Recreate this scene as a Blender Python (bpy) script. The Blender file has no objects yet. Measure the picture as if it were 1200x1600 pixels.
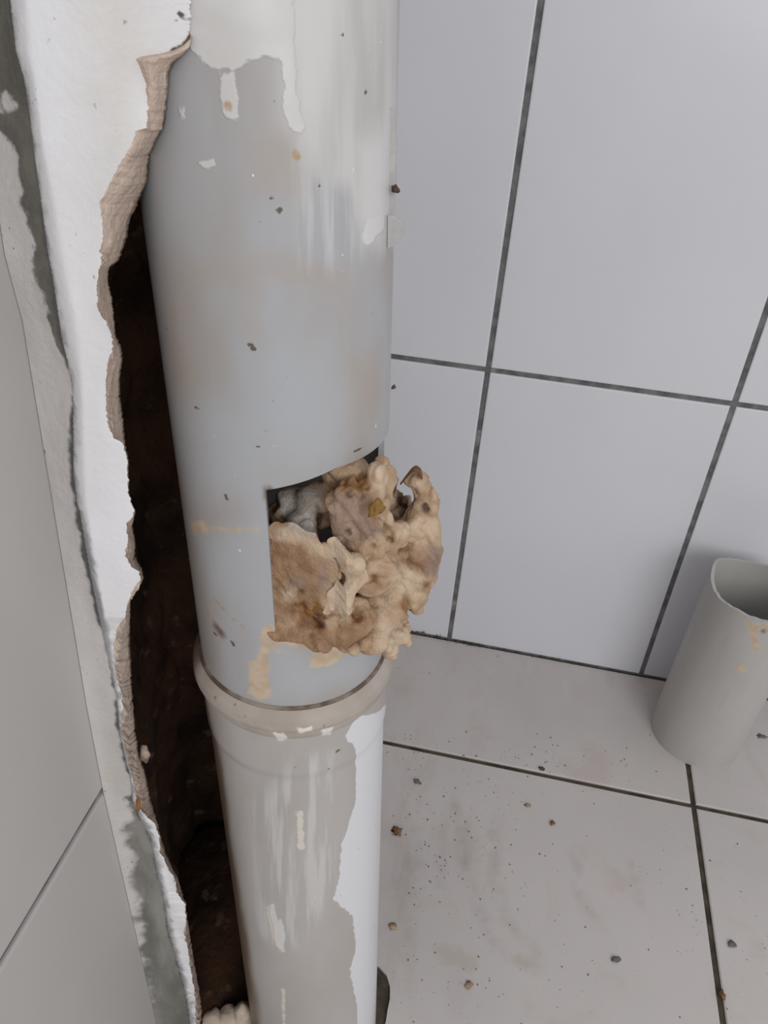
import bpy, bmesh, math, random
import numpy as np
from mathutils import Vector, Matrix, noise as mn

# ------------------------------------------------------------------ camera, world, light
S = 0.75                      # metres per unit of camera height
YAW, PIT, ROL, F = math.radians(9.41174), math.radians(34.50595), math.radians(4.08171), 1234.2257
scene = bpy.context.scene
C = scene.collection
cy_, sy_ = math.cos(YAW), math.sin(YAW)
fw = np.array([-sy_*math.cos(PIT), cy_*math.cos(PIT), -math.sin(PIT)])
r_ = np.array([cy_, sy_, 0.0]); u_ = np.cross(r_, fw)
RX = r_*math.cos(ROL) + u_*math.sin(ROL)
UP = -r_*math.sin(ROL) + u_*math.cos(ROL)
cam = bpy.data.cameras.new('camera'); co = bpy.data.objects.new('camera', cam); C.objects.link(co)
m = Matrix.Identity(4)
for i in range(3):
    m[i][0], m[i][1], m[i][2] = RX[i], UP[i], -fw[i]
m[2][3] = S
co.matrix_world = m
cam.sensor_fit = 'VERTICAL'; cam.sensor_height = 36.0; cam.lens = F/1600*36
cam.clip_start = 0.01
scene.camera = co
vs = scene.view_settings
vs.view_transform = 'Standard'; vs.look = 'None'; vs.gamma = 1; vs.exposure = 0.0; vs.use_curve_mapping = False

w = bpy.data.worlds.new('world'); scene.world = w; w.use_nodes = True
w.node_tree.nodes['Background'].inputs[0].default_value = (0.97, 0.985, 1.0, 1)
w.node_tree.nodes['Background'].inputs[1].default_value = 0.62

def area(name, loc, target, sx, sy, power, col):
    l = bpy.data.lights.new(name, 'AREA'); l.shape = 'RECTANGLE'; l.size = sx; l.size_y = sy
    l.energy = power; l.color = col
    o = bpy.data.objects.new(name, l); C.objects.link(o)
    o.location = loc
    o.rotation_euler = (Vector(target)-Vector(loc)).to_track_quat('-Z', 'Y').to_euler()
    return o
area('window_light', (0.95, -1.45, 1.35), (0.0, 0.6, 0.45), 1.4, 1.1, 20.0, (1.0, 0.995, 0.99))

def noise3(v):
    return Vector((mn.noise(v+Vector((9.3, -1.5, 2.7))), mn.noise(v+Vector((-7.1, 4.4, 8.2))), mn.noise(v+Vector((3.6, 12.9, -5.3)))))
random.seed(4); rng = np.random.default_rng(4)

# ------------------------------------------------------------------ sight lines onto real surfaces (units of camera height, eye at origin)
def ray(x, y):
    return RX*((x-600)/F) - UP*((y-800)/F) + fw
def onX(x, y, X): d = ray(x, y); return d*(X/d[0])
def onY(x, y, Y): d = ray(x, y); return d*(Y/d[1])
def onZ(x, y, Z=-1.0): d = ray(x, y); return d*(Z/d[2])
def onPlane(x, y, p, n): d = ray(x, y); return d*((p@n)/(d@n))
def W(p):                       # to world metres
    p = np.asarray(p, float); q = p*S
    q[..., 2] += S
    return q
PR = 0.071
P0 = np.array([-0.13134294, 0.42724989]); PA = np.array([-0.04884436, 0.037372])
def axis(z): return P0 + PA*(z+0.5)
def onPipe(x, y, rr=PR):        # -> (theta, z); clamps at the outline
    d = ray(x, y); o = np.array([P0[0], P0[1], -0.5]); a = np.array([PA[0], PA[1], 1.0]); a /= np.linalg.norm(a)
    dp = d-(d@a)*a; op = -o+(o@a)*a
    A = dp@dp; B = 2*dp@op; CC = op@op-rr*rr; D = max(B*B-4*A*CC, 0.0)
    h = d*((-B-math.sqrt(D))/2/A)
    ax = axis(h[2])
    return math.atan2(h[0]-ax[0], -(h[1]-ax[1])), h[2]

# ------------------------------------------------------------------ node helper
class Mat:
    def __init__(s, name, rough=0.5, spec=0.5):
        s.m = bpy.data.materials.new(name); s.m.use_nodes = True
        s.t = s.m.node_tree; s.b = s.t.nodes['Principled BSDF']
        s.b.inputs['Roughness'].default_value = rough
        s.b.inputs['Specular IOR Level'].default_value = spec
        s.tc = s.t.nodes.new('ShaderNodeTexCoord')
        s.geo = s.t.nodes.new('ShaderNodeNewGeometry')
    def link(s, a, inp):
        if isinstance(a, (int, float)): inp.default_value = a
        elif isinstance(a, tuple): inp.default_value = a if len(a) == 4 or inp.type == 'VECTOR' else (*a, 1)
        else: s.t.links.new(a, inp)
    def coord(s, scale=(1, 1, 1), world=True, off=(0, 0, 0)):
        n = s.t.nodes.new('ShaderNodeMapping')
        s.t.links.new(s.geo.outputs['Position'] if world else s.tc.outputs['Object'], n.inputs[0])
        n.inputs['Scale'].default_value = scale; n.inputs['Location'].default_value = off
        return n.outputs[0]
    def noise(s, scale, detail=3, vec=None, rough=0.55, dist=0.0):
        n = s.t.nodes.new('ShaderNodeTexNoise'); n.inputs['Scale'].default_value = scale
        n.inputs['Detail'].default_value = detail; n.inputs['Roughness'].default_value = rough
        n.inputs['Distortion'].default_value = dist
        s.t.links.new(vec if vec is not None else s.coord(), n.inputs['Vector'])
        return n.outputs['Fac']
    def attr(s, name):
        n = s.t.nodes.new('ShaderNodeAttribute'); n.attribute_name = name; return n.outputs['Fac']
    def mth(s, op, a, b=0.0):
        n = s.t.nodes.new('ShaderNodeMath'); n.operation = op
        s.link(a, n.inputs[0]); s.link(b, n.inputs[1]); return n.outputs[0]
    def ramp(s, v, lo, hi, a=0.0, b=1.0, smooth=True):
        n = s.t.nodes.new('ShaderNodeMapRange'); n.interpolation_type = 'SMOOTHSTEP' if smooth else 'LINEAR'
        s.link(v, n.inputs['Value'])
        n.inputs['From Min'].default_value = lo; n.inputs['From Max'].default_value = hi
        n.inputs['To Min'].default_value = a; n.inputs['To Max'].default_value = b
        return n.outputs['Result']
    def mix(s, f, a, b):
        n = s.t.nodes.new('ShaderNodeMix'); n.data_type = 'RGBA'
        s.link(f, n.inputs[0]); s.link(a, n.inputs[6]); s.link(b, n.inputs[7]); return n.outputs[2]
    def mask(s, name, namp, nscale, width=0.0006, vec=None, detail=4):
        """ragged-edged patch from a signed distance stored on the mesh (metres)"""
        nz = s.mth('MULTIPLY', s.mth('SUBTRACT', s.noise(nscale, detail, vec), 0.5), namp)
        return s.ramp(s.mth('ADD', s.attr(name), nz), -width, width)
    def color(s, c): s.link(c, s.b.inputs['Base Color'])
    def rough(s, v): s.link(v, s.b.inputs['Roughness'])
    def bump(s, hgt, strength=0.3, dist=0.001, prev=None):
        n = s.t.nodes.new('ShaderNodeBump'); n.inputs['Strength'].default_value = strength
        n.inputs['Distance'].default_value = dist; s.link(hgt, n.inputs['Height'])
        if prev is not None: s.t.links.new(prev, n.inputs['Normal'])
        s.t.links.new(n.outputs[0], s.b.inputs['Normal']); return n.outputs[0]

# ------------------------------------------------------------------ materials
def m_tile(name, base, rough, wav, dirt=0.0):
    M = Mat(name, rough)
    c = M.mix(M.ramp(M.noise(3.0, 2), 0.3, 0.7), base, tuple(x*0.95 for x in base))
    M.color(c); 
    h = M.noise(9.0, 2); h2 = M.noise(160, 2)
    b = M.bump(h, 0.35, wav); M.bump(h2, 0.08, 0.0004, b)
    return M
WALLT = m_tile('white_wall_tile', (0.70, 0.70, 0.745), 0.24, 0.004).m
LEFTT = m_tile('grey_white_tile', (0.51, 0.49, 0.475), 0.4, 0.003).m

M = Mat('floor_tile', 0.22)
c = M.mix(M.ramp(M.noise(4.0, 3), 0.35, 0.7), (0.59, 0.55, 0.53), (0.535, 0.50, 0.485))
sm = M.noise(1.0, 4, M.coord((30, 9, 1)), 0.6, 0.6)                       # mop smears
area_m = M.mth('MULTIPLY', M.ramp(M.noise(5, 2, M.coord(off=(0.3, 0.1, 0))), 0.45, 0.65), M.ramp(sm, 0.45, 0.72))
c = M.mix(M.mth('MULTIPLY', area_m, 0.35), c, (0.40, 0.33, 0.30))
red = M.mth('MULTIPLY', M.ramp(M.noise(14, 3, M.coord(off=(1.3, 0.4, 0))), 0.56, 0.70), 0.28)
c = M.mix(red, c, (0.50, 0.36, 0.32))
c = M.mix(M.mth('MULTIPLY', M.mask('smear', 0.03, 40, 0.016, M.coord((3, 1, 1))), 0.6), c, (0.43, 0.365, 0.34))
c = M.mix(M.mth('MULTIPLY', M.mth('MULTIPLY', M.mask('arc', 0.014, 70, 0.009), M.ramp(M.noise(40, 4), 0.35, 0.65)), 0.6), c, (0.40, 0.35, 0.32))
c = M.mix(M.mth('MULTIPLY', M.mask('spill', 0.016, 90, 0.005), 0.40), c, (0.46, 0.36, 0.27))
sp = M.ramp(M.noise(420, 1), 0.74, 0.78)
c = M.mix(M.mth('MULTIPLY', sp, M.ramp(M.noise(11, 2), 0.45, 0.6)), c, (0.22, 0.16, 0.13))
M.color(c); M.rough(M.ramp(M.noise(6, 3), 0.3, 0.7, 0.16, 0.34))
M.bump(M.noise(8, 2), 0.3, 0.003)
FLOORT = M.m

M = Mat('dirty_grout', 0.85, 0.2)
c = M.mix(M.ramp(M.noise(60, 4), 0.35, 0.65), (0.20, 0.195, 0.20), (0.115, 0.11, 0.115))
c = M.mix(M.ramp(M.noise(25, 3), 0.62, 0.72), c, (0.30, 0.29, 0.27))
M.color(c); M.bump(M.noise(300, 3), 0.5, 0.001); GROUT = M.m
M = Mat('floor_grout', 0.9, 0.2)
c = M.mix(M.ramp(M.noise(50, 4), 0.35, 0.65), (0.10, 0.08, 0.06), (0.05, 0.042, 0.032))
c = M.mix(M.ramp(M.noise(18, 3), 0.55, 0.66), c, (0.06, 0.075, 0.03))
M.color(c); M.bump(M.noise(300, 3), 0.5, 0.001); FGROUT = M.m

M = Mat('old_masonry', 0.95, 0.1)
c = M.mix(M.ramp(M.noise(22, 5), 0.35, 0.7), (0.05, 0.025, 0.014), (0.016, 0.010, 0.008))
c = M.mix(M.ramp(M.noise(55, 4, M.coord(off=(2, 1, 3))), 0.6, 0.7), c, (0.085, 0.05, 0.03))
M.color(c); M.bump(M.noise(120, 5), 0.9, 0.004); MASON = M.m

M = Mat('white_plaster', 0.55, 0.35)
c = M.mix(M.ramp(M.noise(12, 3), 0.3, 0.7), (0.755, 0.75, 0.775), (0.70, 0.69, 0.70))
c = M.mix(M.mask('scrape', 0.014, 60, 0.012), c, (0.655, 0.63, 0.61))
c = M.mix(M.mth('MULTIPLY', M.ramp(M.noise(260, 2), 0.70, 0.76), M.ramp(M.noise(30, 2), 0.5, 0.62)), c, (0.30, 0.29, 0.29))
c = M.mix(M.mth('MULTIPLY', M.mask('edge_grime', 0.010, 120, 0.002), 0.75), c, (0.22, 0.22, 0.225))
c = M.mix(M.mask('hole', 0.004, 300, 0.0008), c, (0.09, 0.075, 0.06))  # dark of small seam crevices painted into the colour, no gap modelled
M.color(c); b = M.bump(M.noise(40, 4), 0.35, 0.003); M.bump(M.noise(350, 4), 0.35, 0.0008, b); PLAST = M.m

M = Mat('broken_plaster', 0.95, 0.1)
c = M.mix(M.ramp(M.noise(35, 4), 0.35, 0.68), (0.66, 0.535, 0.455), (0.56, 0.44, 0.365))
c = M.mix(M.ramp(M.noise(150, 4), 0.62, 0.72), c, (0.70, 0.61, 0.55))
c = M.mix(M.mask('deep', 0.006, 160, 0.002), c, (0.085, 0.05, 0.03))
M.color(c); b = M.bump(M.noise(110, 5), 0.7, 0.004); M.bump(M.noise(500, 3), 0.4, 0.001, b); BROKE = M.m

M = Mat('mortar_strip', 0.85, 0.25)
c = M.mix(M.ramp(M.noise(30, 4, M.coord((1, 1, 0.25))), 0.35, 0.7), (0.545, 0.52, 0.505), (0.475, 0.452, 0.44))
c = M.mix(M.ramp(M.noise(20, 4, M.coord((1, 1, 0.3), off=(3, 0, 0))), 0.58, 0.72), c, (0.50, 0.45, 0.41))
c = M.mix(M.mask('cement', 0.022, 70, 0.0015), c, M.mix(M.ramp(M.noise(60, 4), 0.35, 0.7), (0.165, 0.155, 0.135), (0.115, 0.108, 0.095)))
c = M.mix(M.mth('MULTIPLY', M.mask('cement2', 0.02, 60, 0.003), 1.0), c, M.mix(M.ramp(M.noise(45, 4, M.coord((1, 1, 0.25))), 0.35, 0.65), (0.27, 0.26, 0.235), (0.15, 0.145, 0.13)))
c = M.mix(M.mask('crack', 0.007, 110, 0.0012), c, (0.10, 0.095, 0.095))
c = M.mix(M.mth('MULTIPLY', M.ramp(M.noise(300, 2), 0.68, 0.74), M.ramp(M.noise(25, 2), 0.5, 0.6)), c, (0.14, 0.14, 0.15))
M.color(c); b = M.bump(M.noise(60, 4), 0.5, 0.003); M.bump(M.noise(300, 4), 0.4, 0.001, b); STRIP = M.m

def pipe_mat(name, base, base2, cut=False):
    M = Mat(name, 0.36, 0.45)
    st = M.coord((1, 1, 0.10))
    c = M.mix(M.ramp(M.noise(18, 3, M.coord((1, 1, 0.45))), 0.36, 0.66), base, base2)
    c = M.mix(M.mth('MULTIPLY', M.ramp(M.noise(130, 3, st), 0.5, 0.75), 0.3), c, (0.42, 0.395, 0.37))
    c = M.mix(M.mth('MULTIPLY', M.ramp(M.noise(60, 4, M.coord((1, 1, 0.2), off=(5, 2, 0))), 0.60, 0.8), 0.4), c, (0.39, 0.345, 0.31))
    if not cut:
        c = M.mix(M.mth('MULTIPLY', M.mask('smudge', 0.024, 45, 0.010), 0.65), c, (0.40, 0.335, 0.295))
        c = M.mix(M.mth('MULTIPLY', M.mask('clean', 0.022, 50, 0.012, M.coord((1, 1, 0.5))), 0.85), c, (0.412, 0.424, 0.448))
        brush = M.mth('MULTIPLY', M.mask('brush', 0.020, 60, 0.008, st), M.ramp(M.noise(170, 4, M.coord((1, 1, 0.045))), 0.44, 0.60))
        c = M.mix(M.mth('MULTIPLY', brush, 0.6), c, (0.60, 0.595, 0.59))
        c = M.mix(M.mask('veil', 0.020, 60, 0.004, st), c, M.mix(M.ramp(M.noise(120, 4, st), 0.35, 0.65), (0.565, 0.55, 0.54), (0.485, 0.47, 0.46)))
        c = M.mix(M.mth('MULTIPLY', M.mask('haze', 0.016, 70, 0.010, M.coord((1, 1, 0.25))), 0.92), c, (0.625, 0.615, 0.61))
        c = M.mix(M.mask('white', 0.0045, 170, 0.0005), c, M.mix(M.ramp(M.noise(40, 3), 0.4, 0.7), (0.64, 0.63, 0.625), (0.585, 0.57, 0.56)))
        c = M.mix(M.mask('bright', 0.0045, 190, 0.0004), c, (0.68, 0.68, 0.71))
        c = M.mix(M.mth('MULTIPLY', M.mask('cream', 0.0045, 210, 0.0006), 0.8), c, (0.70, 0.65, 0.575))
        c = M.mix(M.mth('MULTIPLY', M.mask('ochre', 0.002, 200, 0.0007), 0.85), c, (0.42, 0.27, 0.13))
    c = M.mix(M.mth('MULTIPLY', M.mask('tan', 0.004, 160, 0.0014), 0.85), c, M.mix(M.ramp(M.noise(110, 4), 0.4, 0.65), (0.60, 0.47, 0.33), (0.50, 0.36, 0.235)))
    c = M.mix(M.mask('brown', 0.006, 140, 0.0022), c, (0.145, 0.085, 0.05))
    if not cut: c = M.mix(M.mth('MULTIPLY', M.mask('soil', 0.012, 60, 0.007, M.coord((1, 1, 0.4))), 0.92), c, (0.15, 0.095, 0.06))
    c = M.mix(M.mask('speck', 0.0012, 400, 0.0003), c, (0.12, 0.095, 0.08))
    c = M.mix(M.mth('MULTIPLY', M.ramp(M.noise(330, 2, M.coord(off=(1, 7, 2))), 0.745, 0.775), M.ramp(M.noise(14, 2), 0.5, 0.6)), c, (0.25, 0.22, 0.2))
    c = M.mix(M.ramp(M.noise(300, 2, M.coord(off=(9, 3, 2))), 0.765, 0.785), c, (0.75, 0.74, 0.74))
    M.color(c)
    M.rough(M.ramp(M.noise(25, 4, st), 0.3, 0.7, 0.26, 0.5))
    if not cut:
        M.bump(M.mth('ADD', M.mask('white', 0.0045, 170, 0.0005), M.mask('bright', 0.0045, 190, 0.0004)), 0.5, 0.0006)
    return M.m
PIPEM = pipe_mat('old_pvc', (0.405, 0.412, 0.435), (0.37, 0.345, 0.332))
PIPEL = pipe_mat('old_pvc_lower', (0.45, 0.425, 0.408), (0.41, 0.38, 0.36))
CUTM = pipe_mat('cut_pvc', (0.46, 0.445, 0.425), (0.43, 0.415, 0.395), True)

M = Mat('socket_grime', 0.6, 0.3)
c = M.mix(M.ramp(M.noise(40, 4), 0.35, 0.7), (0.45, 0.40, 0.36), (0.38, 0.33, 0.29))
c = M.mix(M.mask('bright', 0.006, 170, 0.0004), c, (0.76, 0.765, 0.79))
c = M.mix(M.mask('cream', 0.0045, 210, 0.0006), c, (0.74, 0.71, 0.67))
c = M.mix(M.mask('brown', 0.006, 140, 0.002), c, (0.14, 0.08, 0.045))
c = M.mix(M.mth('MULTIPLY', M.mask('soil', 0.012, 60, 0.007), 0.9), c, (0.17, 0.11, 0.07))
c = M.mix(M.ramp(M.noise(170, 3), 0.66, 0.73), c, (0.25, 0.20, 0.16))
M.color(c); M.bump(M.noise(200, 4), 0.4, 0.001); SOCK = M.m
M = Mat('rubber_seal', 0.7, 0.3); M.color(M.mix(M.ramp(M.noise(45, 4), 0.4, 0.62), (0.11, 0.075, 0.055), (0.30, 0.25, 0.21))); RUBBER = M.m

M = Mat('wet_paper', 0.5, 0.45)
def soft(nm, w, amp, sc): return M.ramp(M.mth('ADD', M.attr(nm), M.mth('MULTIPLY', M.mth('SUBTRACT', M.noise(sc, 4, dist=0.4), 0.5), amp)), -w, w)
c = M.mix(M.ramp(M.noise(70, 4, dist=0.6), 0.34, 0.66), (0.51, 0.36, 0.24), (0.40, 0.262, 0.158))
c = M.mix(M.mth('MULTIPLY', M.ramp(M.noise(50, 4, M.coord(off=(4, 4, 1)), dist=0.5), 0.52, 0.72), 0.8), c, (0.58, 0.445, 0.32))
c = M.mix(soft('tanned', 0.004, 0.016, 80), c, M.mix(M.ramp(M.noise(110, 4), 0.35, 0.65), (0.37, 0.225, 0.128), (0.265, 0.15, 0.078)))
c = M.mix(soft('greyed', 0.003, 0.010, 90), c, M.mix(M.ramp(M.noise(90, 4), 0.35, 0.65), (0.36, 0.255, 0.195), (0.27, 0.175, 0.125)))
c = M.mix(soft('sheet', 0.003, 0.010, 60), c, M.mix(M.ramp(M.noise(60, 4), 0.35, 0.65), (0.50, 0.45, 0.41), (0.38, 0.325, 0.28)))
c = M.mix(soft('pale', 0.003, 0.008, 90), c, M.mix(M.ramp(M.noise(90, 4), 0.35, 0.65), (0.61, 0.475, 0.35), (0.54, 0.405, 0.285)))
c = M.mix(soft('rusty', 0.0025, 0.010, 110), c, M.mix(M.ramp(M.noise(140, 4), 0.35, 0.65), (0.32, 0.155, 0.05), (0.18, 0.08, 0.028)))
c = M.mix(M.mth('MULTIPLY', M.ramp(M.noise(150, 3, M.coord(off=(1, 1, 4))), 0.66, 0.71), M.ramp(M.noise(25, 3, M.coord(off=(0, 5, 4))), 0.48, 0.6)), c, (0.26, 0.14, 0.06))
c = M.mix(soft('dark', 0.0016, 0.007, 150), c, (0.085, 0.042, 0.02))  # brown spots, plus the shade of gaps between folds painted in
M.color(c); b = M.bump(M.noise(150, 5), 0.6, 0.003); M.bump(M.noise(600, 3), 0.35, 0.0008, b)
M.b.inputs['Subsurface Weight'].default_value = 0.15
M.b.inputs['Subsurface Radius'].default_value = (0.004, 0.002, 0.001)
PAPER = M.m
def plain(name, col, rough=0.8, var=0.75):
    M = Mat(name, rough, 0.3)
    M.color(M.mix(M.ramp(M.noise(160, 3), 0.35, 0.65), col, tuple(x*var for x in col)))
    M.bump(M.noise(400, 3), 0.4, 0.001); return M.m
STRIPP = plain('pale_paper', (0.72, 0.60, 0.46), 0.55, 0.88)
GREYP = plain('greyed_paper', (0.40, 0.365, 0.335), 0.35, 0.75)
TANP = plain('tan_paper', (0.56, 0.42, 0.275), 0.5, 0.85)
SKINM = plain('dark_husk', (0.16, 0.075, 0.035), 0.5)
OCHRE = plain('ochre_bit', (0.29, 0.16, 0.04), 0.6)
CRUMB = plain('dark_crumb', (0.11, 0.075, 0.06), 0.9, 0.5)
BRCR = plain('brown_crumb', (0.27, 0.14, 0.07), 0.8, 0.55)
TANCR = plain('tan_crumb', (0.47, 0.33, 0.20), 0.8)
GRYCR = plain('grey_chip', (0.17, 0.165, 0.165), 0.7)
RUBM = plain('pale_mortar', (0.60, 0.50, 0.41), 0.95, 0.85)
FLAKE = plain('grey_paint_flake', (0.44, 0.43, 0.42), 0.6, 0.9)
CHASEM = plain('grey_render', (0.40, 0.375, 0.35), 0.9, 0.85)
WOODS = plain('rusty_sliver', (0.40, 0.14, 0.035), 0.8)

# ------------------------------------------------------------------ object helpers
def mesh_obj(name, V, Fc, mat, parent=None, smooth=False, attrs=None):
    me = bpy.data.meshes.new(name); me.from_pydata([tuple(v) for v in V], [], [tuple(int(i) for i in f) for f in Fc]); me.update()
    if mat: me.materials.append(mat)
    if attrs:
        for k, a in attrs.items():
            at = me.attributes.new(k, 'FLOAT', 'POINT'); at.data.foreach_set('value', np.asarray(a, np.float32))
    if smooth: me.polygons.foreach_set('use_smooth', [True]*len(me.polygons))
    o = bpy.data.objects.new(name, me); C.objects.link(o)
    if parent: o.parent = parent; o.matrix_parent_inverse = parent.matrix_basis.inverted()
    return o
def empty(name, loc):
    o = bpy.data.objects.new(name, None); o.location = loc; o.empty_display_size = 0.05; C.objects.link(o); return o
def tag(o, label, cat, group=None):
    o['label'] = label; o['category'] = cat
    if group: o['group'] = group
    return o
def sdf(P, poly):
    """signed distance (+ inside) of points P[N,2] to a closed polygon"""
    poly = np.asarray(poly, float); d = np.full(len(P), 1e9); ins = np.zeros(len(P), bool)
    for i in range(len(poly)):
        a, b = poly[i], poly[(i+1) % len(poly)]
        e = b-a; wv = P-a; t = np.clip((wv@e)/(e@e+1e-12), 0, 1)
        q = wv-np.outer(t, e); d = np.minimum(d, (q**2).sum(1))
        c1 = P[:, 1] >= a[1]; c2 = P[:, 1] < b[1]; c3 = e[0]*wv[:, 1] > e[1]*wv[:, 0]
        ins ^= (c1 & c2 & c3) | (~c1 & ~c2 & ~c3)
    return np.where(ins, np.sqrt(d), -np.sqrt(d))
def seg(P, pts, rad):
    """distance band about an open polyline"""
    d = np.full(len(P), 1e9); pts = np.asarray(pts, float)
    for a, b in zip(pts[:-1], pts[1:]):
        e = b-a; wv = P-a; t = np.clip((wv@e)/(e@e+1e-12), 0, 1); q = wv-np.outer(t, e)
        d = np.minimum(d, (q**2).sum(1))
    return rad-np.sqrt(d)
def fn(pts):
    pts = sorted(pts, key=lambda p: p[1]); xs = [p[0] for p in pts]; ys = [p[1] for p in pts]
    return lambda y: float(np.interp(y, ys, xs))
def slab(name, org, u, v, n, lu, lv, th, bev, mat, parent):
    """tile: bevelled slab, org = back corner, front at +n*th"""
    org, u, v, n = (np.asarray(a, float) for a in (org, u, v, n)); V = []
    for ins, d in ((0, 0), (0, th-bev), (bev*0.4, th-bev*0.25), (bev*1.4, th)):
        for a, b in ((ins, ins), (lu-ins, ins), (lu-ins, lv-ins), (ins, lv-ins)):
            V.append(org+u*a+v*b+n*d)
    Fc = [(12, 13, 14, 15)]
    for k in range(3):
        for i in range(4):
            j = (i+1) % 4; Fc.append((4*k+i, 4*k+j, 4*k+4+j, 4*k+4+i))
    o = mesh_obj(name, V, Fc, mat, parent)
    if np.dot(np.cross(u, v), n) < 0: o.data.flip_normals()
    return o
def box(name, lo, hi, mat, parent=None):
    V = [(x, y, z) for z in (lo[2], hi[2]) for y in (lo[1], hi[1]) for x in (lo[0], hi[0])]
    return mesh_obj(name, V, [(0, 2, 3, 1), (4, 5, 7, 6), (0, 1, 5, 4), (1, 3, 7, 5), (3, 2, 6, 7), (2, 0, 4, 6)], mat, parent)

# ================================================================== the setting
YB = 1.0674*S; XL = -0.26; XLm = XL*S
TOP = 0.55*S+S                     # everything carries on well above the frame
J = 0.0058; TH = 0.007
floor = box('floor', (XLm-0.12, -0.9, -0.05), (1.3, YB+0.02, -TH+0.0045), FGROUT); floor['kind'] = 'structure'
wb = box('wall_back', (XLm-0.06, YB+TH-0.005, -0.05), (1.3, YB+0.08, TOP), GROUT); wb['kind'] = 'structure'
wl = box('wall_left', (XLm-0.09, -0.9, -0.05), (XLm-TH+0.0045, 0.330*S, TOP), GROUT); wl['kind'] = 'structure'

# back wall tiles: 0.342 h wide, joints at X = -0.041, 0.302; bottom row up to -0.468
pit = 0.3425*S; x0 = -0.0405*S
zr = [(0.0025, (1-0.468)*S-J/2), ((1-0.468)*S+J/2, (1+0.066)*S-J/2), ((1+0.066)*S+J/2, TOP)]
for za, zb in zr:
    for k in range(-1, 5):
        xa = max(x0+pit*k+J/2, XLm-0.05); xb = min(x0+pit*(k+1)-J/2, 1.3)
        slab('tile', (xa, YB+TH, za), (1, 0, 0), (0, 0, 1), (0, -1, 0), xb-xa, zb-za, TH, 0.0012, WALLT, wb)
# left wall tiles
zj = (1-0.5375)*S
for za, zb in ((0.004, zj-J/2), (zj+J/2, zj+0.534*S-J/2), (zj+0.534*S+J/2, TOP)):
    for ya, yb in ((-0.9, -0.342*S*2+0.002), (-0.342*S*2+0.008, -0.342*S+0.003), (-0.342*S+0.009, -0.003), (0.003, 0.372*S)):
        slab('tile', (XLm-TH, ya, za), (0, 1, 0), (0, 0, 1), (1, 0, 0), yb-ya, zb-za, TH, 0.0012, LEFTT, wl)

# floor tiles
fx = 0.3640*S; fp = 0.5*S; fy = 0.8125*S
ax_b = axis(-1.0)*S
hole = []                            # ragged break in the floor round the pipe
for i in range(44):
    t = i/44*2*math.pi
    rr = PR*S*1.05+0.004+0.006*mn.noise(Vector((math.cos(t)*2, math.sin(t)*2, 3)))+0.003*mn.noise(Vector((math.cos(t)*8, math.sin(t)*8, 1)))
    rr += 0.012*math.exp(-((t-0.75)/0.35)**2)+0.05*math.exp(-((t-2.9)/0.5)**2)
    hole.append((ax_b[0]+math.cos(t)*rr, ax_b[1]+math.sin(t)*rr))
def floor_tile(x1, x2, y1, y2):
    # dense grid so that stains can be stored on it
    nx = max(2, int((x2-x1)/0.006)); ny = max(2, int((y2-y1)/0.006)); b = 0.0012
    xs = np.concatenate([[x1], np.linspace(x1+b, x2-b, nx), [x2]]); ys = np.concatenate([[y1], np.linspace(y1+b, y2-b, ny), [y2]])
    X, Y = np.meshgrid(xs, ys); Z = np.zeros_like(X)
    Z[0] = Z[-1] = -b*0.7; Z[:, 0] = Z[:, -1] = -b*0.7
    V = np.stack([X.ravel(), Y.ravel(), Z.ravel()], 1); n = len(xs)
    hs = sdf(V[:, :2], hole)
    Fc = []
    pulled = V.copy()
    near = (hs > 0)
    for j in range(len(ys)-1):
        for i in range(n-1):
            f = (j*n+i, j*n+i+1, (j+1)*n+i+1, (j+1)*n+i)
            if all(near[q] for q in f): continue
            Fc.append(f)
    # snap the inside corners back to the break line
    c0 = np.array([ax_b[0], ax_b[1]]); hp = np.array(hole)
    for q in np.nonzero(near)[0]:
        k = np.argmin(((hp-V[q, :2])**2).sum(1)); pulled[q, :2] = hp[k]
    used = sorted({q for f in Fc for q in f}); mp = {q: k for k, q in enumerate(used)}
    P = pulled[used]
    Fc = [tuple(mp[q] for q in f) for f in Fc]
    # skirt
    from collections import Counter
    ec = Counter()
    for f in Fc:
        for a, c in zip(f, f[1:]+f[:1]): ec[(a, c)] += 1
    bd = [e for e in ec if (e[1], e[0]) not in ec]
    nv = len(P); low = {}
    PL = [tuple(p) for p in P]
    for a, c in bd:
        for q in (a, c):
            if q not in low: low[q] = len(PL); PL.append((P[q][0], P[q][1], -TH-0.004))
        Fc.append((c, a, low[a], low[c]))
    PA_ = np.array(PL); G = PA_[:, :2]
    g = lambda pts: [tuple((onZ(*p)*S)[:2]) for p in pts]
    at = {
     'smear': np.maximum.reduce([sdf(G, g([(600, 1300), (640, 1180), (660, 1400), (615, 1560), (600, 1500)])), sdf(G, g([(700, 1290), (740, 1250), (760, 1330), (735, 1390), (705, 1370)]))])-0.012,
     'arc': np.maximum(seg(G, g([(712, 1260), (725, 1330), (745, 1420), (780, 1480), (830, 1510)]), 0.006), np.maximum.reduce([seg(G, g(q_), 0.0055) for q_ in ([(640, 1330), (640, 1450), (632, 1540)], [(770, 1290), (772, 1370), (790, 1440), (840, 1490)], [(900, 1330), (905, 1400), (935, 1450)], [(990, 1350), (1000, 1410)], [(690, 1300), (688, 1380)], [(655, 1300), (652, 1390)])]))-0.002,
     'spill': np.maximum(seg(G, g([(690, 1487), (715, 1497), (730, 1506)]), 0.008), np.maximum(seg(G, g([(815, 1502), (822, 1504)]), 0.006), seg(G, g([(845, 1060), (850, 1100)]), -0.01))),
    }
    return mesh_obj('tile', PL, Fc, FLOORT, floor, False, at)
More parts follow.
